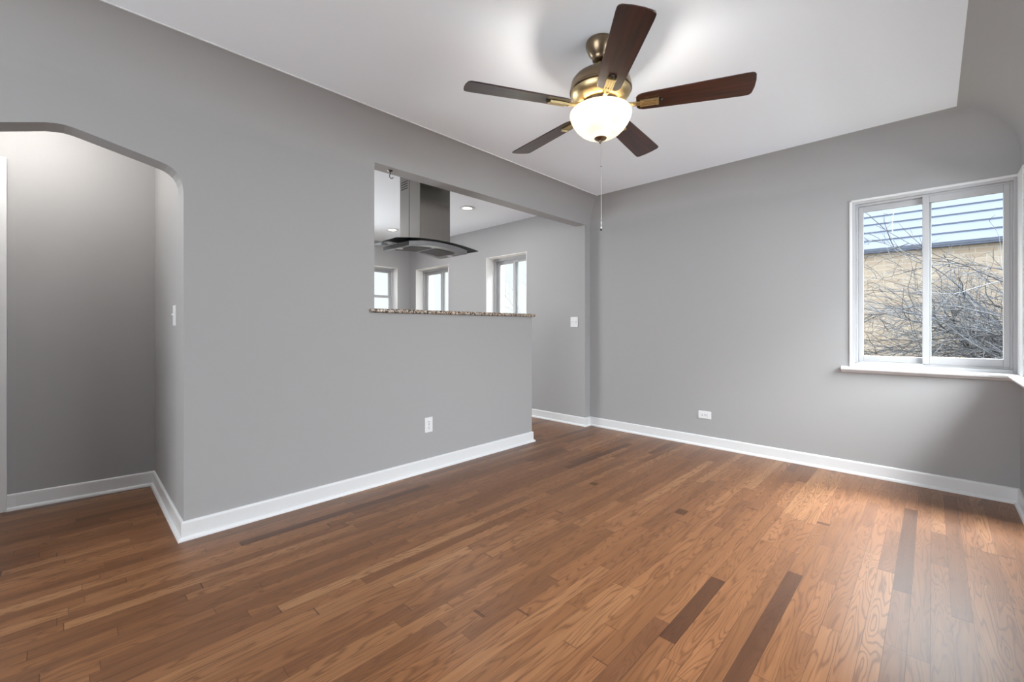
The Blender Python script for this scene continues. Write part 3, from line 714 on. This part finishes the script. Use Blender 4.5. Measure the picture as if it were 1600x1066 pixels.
duplex_outlet('wall_outlet', 'white duplex outlet upright on the left wall under the ledge', lambda u, v, w: (1.938+u, A_Y-w, 0.351+v))
duplex_outlet('wall_outlet', 'white duplex outlet mounted sideways above the baseboard under the window wall', lambda u, v, w: (B_X-w, 1.507-u, 0.289+v), horiz=True)
def toggle_switch(label, to, gangs):
    e = tag(empty('light_switch', to(0, 0, 0)), label, 'light switch')
    hw = 0.035 if gangs == 1 else 0.050
    bm = bmesh.new(); p, q = to(-hw, -0.057, 0), to(hw, 0.057, 0.006); bx(bm, p[0], q[0], p[1], q[1], p[2], q[2]); loc_child('cover_plate', bm, 'plastic', e, bevel=0.003)
    for g in range(gangs):
        u = 0 if gangs == 1 else (-0.022 + 0.044*g)
        bm = bmesh.new(); p, q = to(u-0.006, -0.013, 0.005), to(u+0.006, 0.013, 0.008); bx(bm, p[0], q[0], p[1], q[1], p[2], q[2])
        p, q = to(u-0.004, 0.0, 0.006), to(u+0.004, 0.010, 0.016); bx(bm, p[0], q[0], p[1], q[1], p[2], q[2]); loc_child('toggle', bm, 'plastic', e, bevel=0.001)
toggle_switch('white double light switch on the kitchen wall beyond the ledge', lambda u, v, w: (BK_X-w, 2.910-u, 1.157+v), 2)
toggle_switch('white light switch on the hallway side wall inside the arch', lambda u, v, w: (0.4310-w, 3.032-u, 1.160+v), 1)

# ------------------------------------------------------------------ outside
GZ = -0.9
bm = bmesh.new(); bx(bm, B_OUT+0.02, 40, -30, 40, GZ-0.1, GZ)
struct(obj('ground', bm, 'ground'), 'winter lawn outside the windows', 'ground')
NX = B_X + 4.5
hs = tag(empty('neighbour_house', (NX+1.5, 0, GZ)), 'tan brick house with blue grey roof outside the living room window', 'house')
bm = bmesh.new(); bx(bm, NX, NX+5, -9, 2.9, GZ, 2.25); loc_child('brick_wall', bm, 'brick', hs)
bm = bmesh.new(); bx(bm, NX-0.09, NX-0.001, -9, 3.0, 2.225, 2.258); loc_child('eave', bm, 'eave', hs)
bm = bmesh.new()
sl_, cz = math.radians(42), 0.235
for k in range(7):   # stepped roof courses, each overlapping the next
    x0 = NX-0.10 + k*cz*math.cos(sl_); z0 = 2.258 + k*cz*math.sin(sl_)
    x1 = x0 + cz*1.1*math.cos(sl_); z1 = z0 + cz*1.1*math.sin(sl_)
    pts = [(x0, z0), (x1, z1-0.03), (x1, z1+0.004), (x0, z0+0.032)]
    n0 = len(bm.faces); prism(bm, pts, -9.2, 3.1, to=lambda u, v, w: (u, w, v))
    bm.faces.ensure_lookup_table()
    for f in bm.faces[n0:]:
        f.normal_update()
        vs4 = [v.co.x for v in f.verts]
        if max(vs4)-min(vs4) < 0.001 and abs(vs4[0]-x0) < 0.001: f.material_index = 1  # shadow line under each course, put into the darker butt face
loc_child('roof', bm, ['roof', 'eave'], hs)

# bare bush between the window and the brick wall
random.seed(11)
bm = bmesh.new()
def grow(p, d, length, rad, level, mi):
    n = max(4, int(length/0.09)); pts = [p.copy()]; rr = [rad]; step = length/n
    for i in range(n):
        j = 0.20 + 0.10*level
        d = (d + Vector((random.gauss(0, j), random.gauss(0, j), random.gauss(0, j)))*0.55 + Vector((0, 0, -0.035 if level == 0 else 0.0))).normalized()
        p = p + d*step
        p.x = min(max(p.x, 6.25), NX-0.15)
        pts.append(p.copy()); rr.append(rad*(1-0.85*(i+1)/n)+0.0008)
        if level < 2 and i > 0 and random.random() < (0.66 if level == 0 else 0.42):
            dd = (d + Vector((random.gauss(0, .6), random.gauss(0, .6), random.gauss(0.12, .6)))).normalized()
            grow(p, dd, length*random.uniform(.25, .5)*(1-0.4*i/n), max(rad*0.5, 0.0013), level+1, random.choice((0, 1, 1, 2, mi)))
    tube(bm, pts, rr, 4 if level else 6, mi, cap=False)
for k in range(230):
    base = Vector((random.uniform(6.4, 7.8), random.uniform(-2.4, -0.5), random.uniform(-0.1, 1.0)))
    a = random.uniform(math.radians(-5), math.radians(70))
    d = Vector((random.uniform(-.35, .25), math.cos(a), math.sin(a)))
    grow(base, d.normalized(), random.uniform(0.8, 2.2), random.choice((0.0028, 0.0036, 0.005, 0.009)), 0, random.choice((1, 1, 2)))
o = obj('bare_bush', bm, ['bark_pale', 'bark_mid', 'bark_dark'], recalc=False)
tag(o, 'leafless tangled bush outside the living room window', 'bush')
# supporting trunks down to the ground
bm = bmesh.new()
for k in range(7):
    x, y = random.uniform(6.2, 7.2), random.uniform(-2.2, -1.0)
    tube(bm, [(x, y-0.3, GZ), (x+0.05, y-0.15, GZ+0.5), (x, y, 0.2)], [0.035, 0.028, 0.018], 7)
t_ = obj('trunk', bm, 'bark_mid', o)

# pale bare tree beyond the kitchen windows
bm = bmesh.new()
def branch(p, d, length, rad, level):
    n = 6; pts = [p.copy()]; rr = [rad]
    for i in range(n):
        d = (d + Vector((random.gauss(0, .16), random.gauss(0, .16), random.gauss(0.02, .12)))).normalized(); p = p + d*length/n
        pts.append(p.copy()); rr.append(rad*(1-0.6*(i+1)/n))
        if level < 4 and i > 0:
            for _ in range(2 if level else 1):
                if random.random() < 0.62:
                    dd = (d + Vector((random.gauss(0, .65), random.gauss(0, .65), random.gauss(0.1, .5)))).normalized()
                    branch(p, dd, length*random.uniform(.42, .62), rr[-1]*0.55, level+1)
    tube(bm, pts, rr, 4 if level > 1 else 7, 0 if level > 1 else 1, cap=False)
TX, TY = 11.0, 9.6
for a in range(5):
    t = a*1.3; branch(Vector((TX, TY, GZ+1.6)), Vector((math.cos(t)*0.55, math.sin(t)*0.55, 1)).normalized(), 2.9, 0.032, 0)
tr = tag(obj('bare_tree', bm, ['bark_haze', 'bark_haze'], recalc=False), 'pale leafless tree outside the nearer kitchen window', 'tree')
bm = bmesh.new(); tube(bm, [(TX, TY, GZ), (TX+0.02, TY, GZ+0.8), (TX, TY, GZ+1.75)], [0.17, 0.13, 0.11], 12); obj('trunk', bm, 'bark_haze', tr, smooth=True)
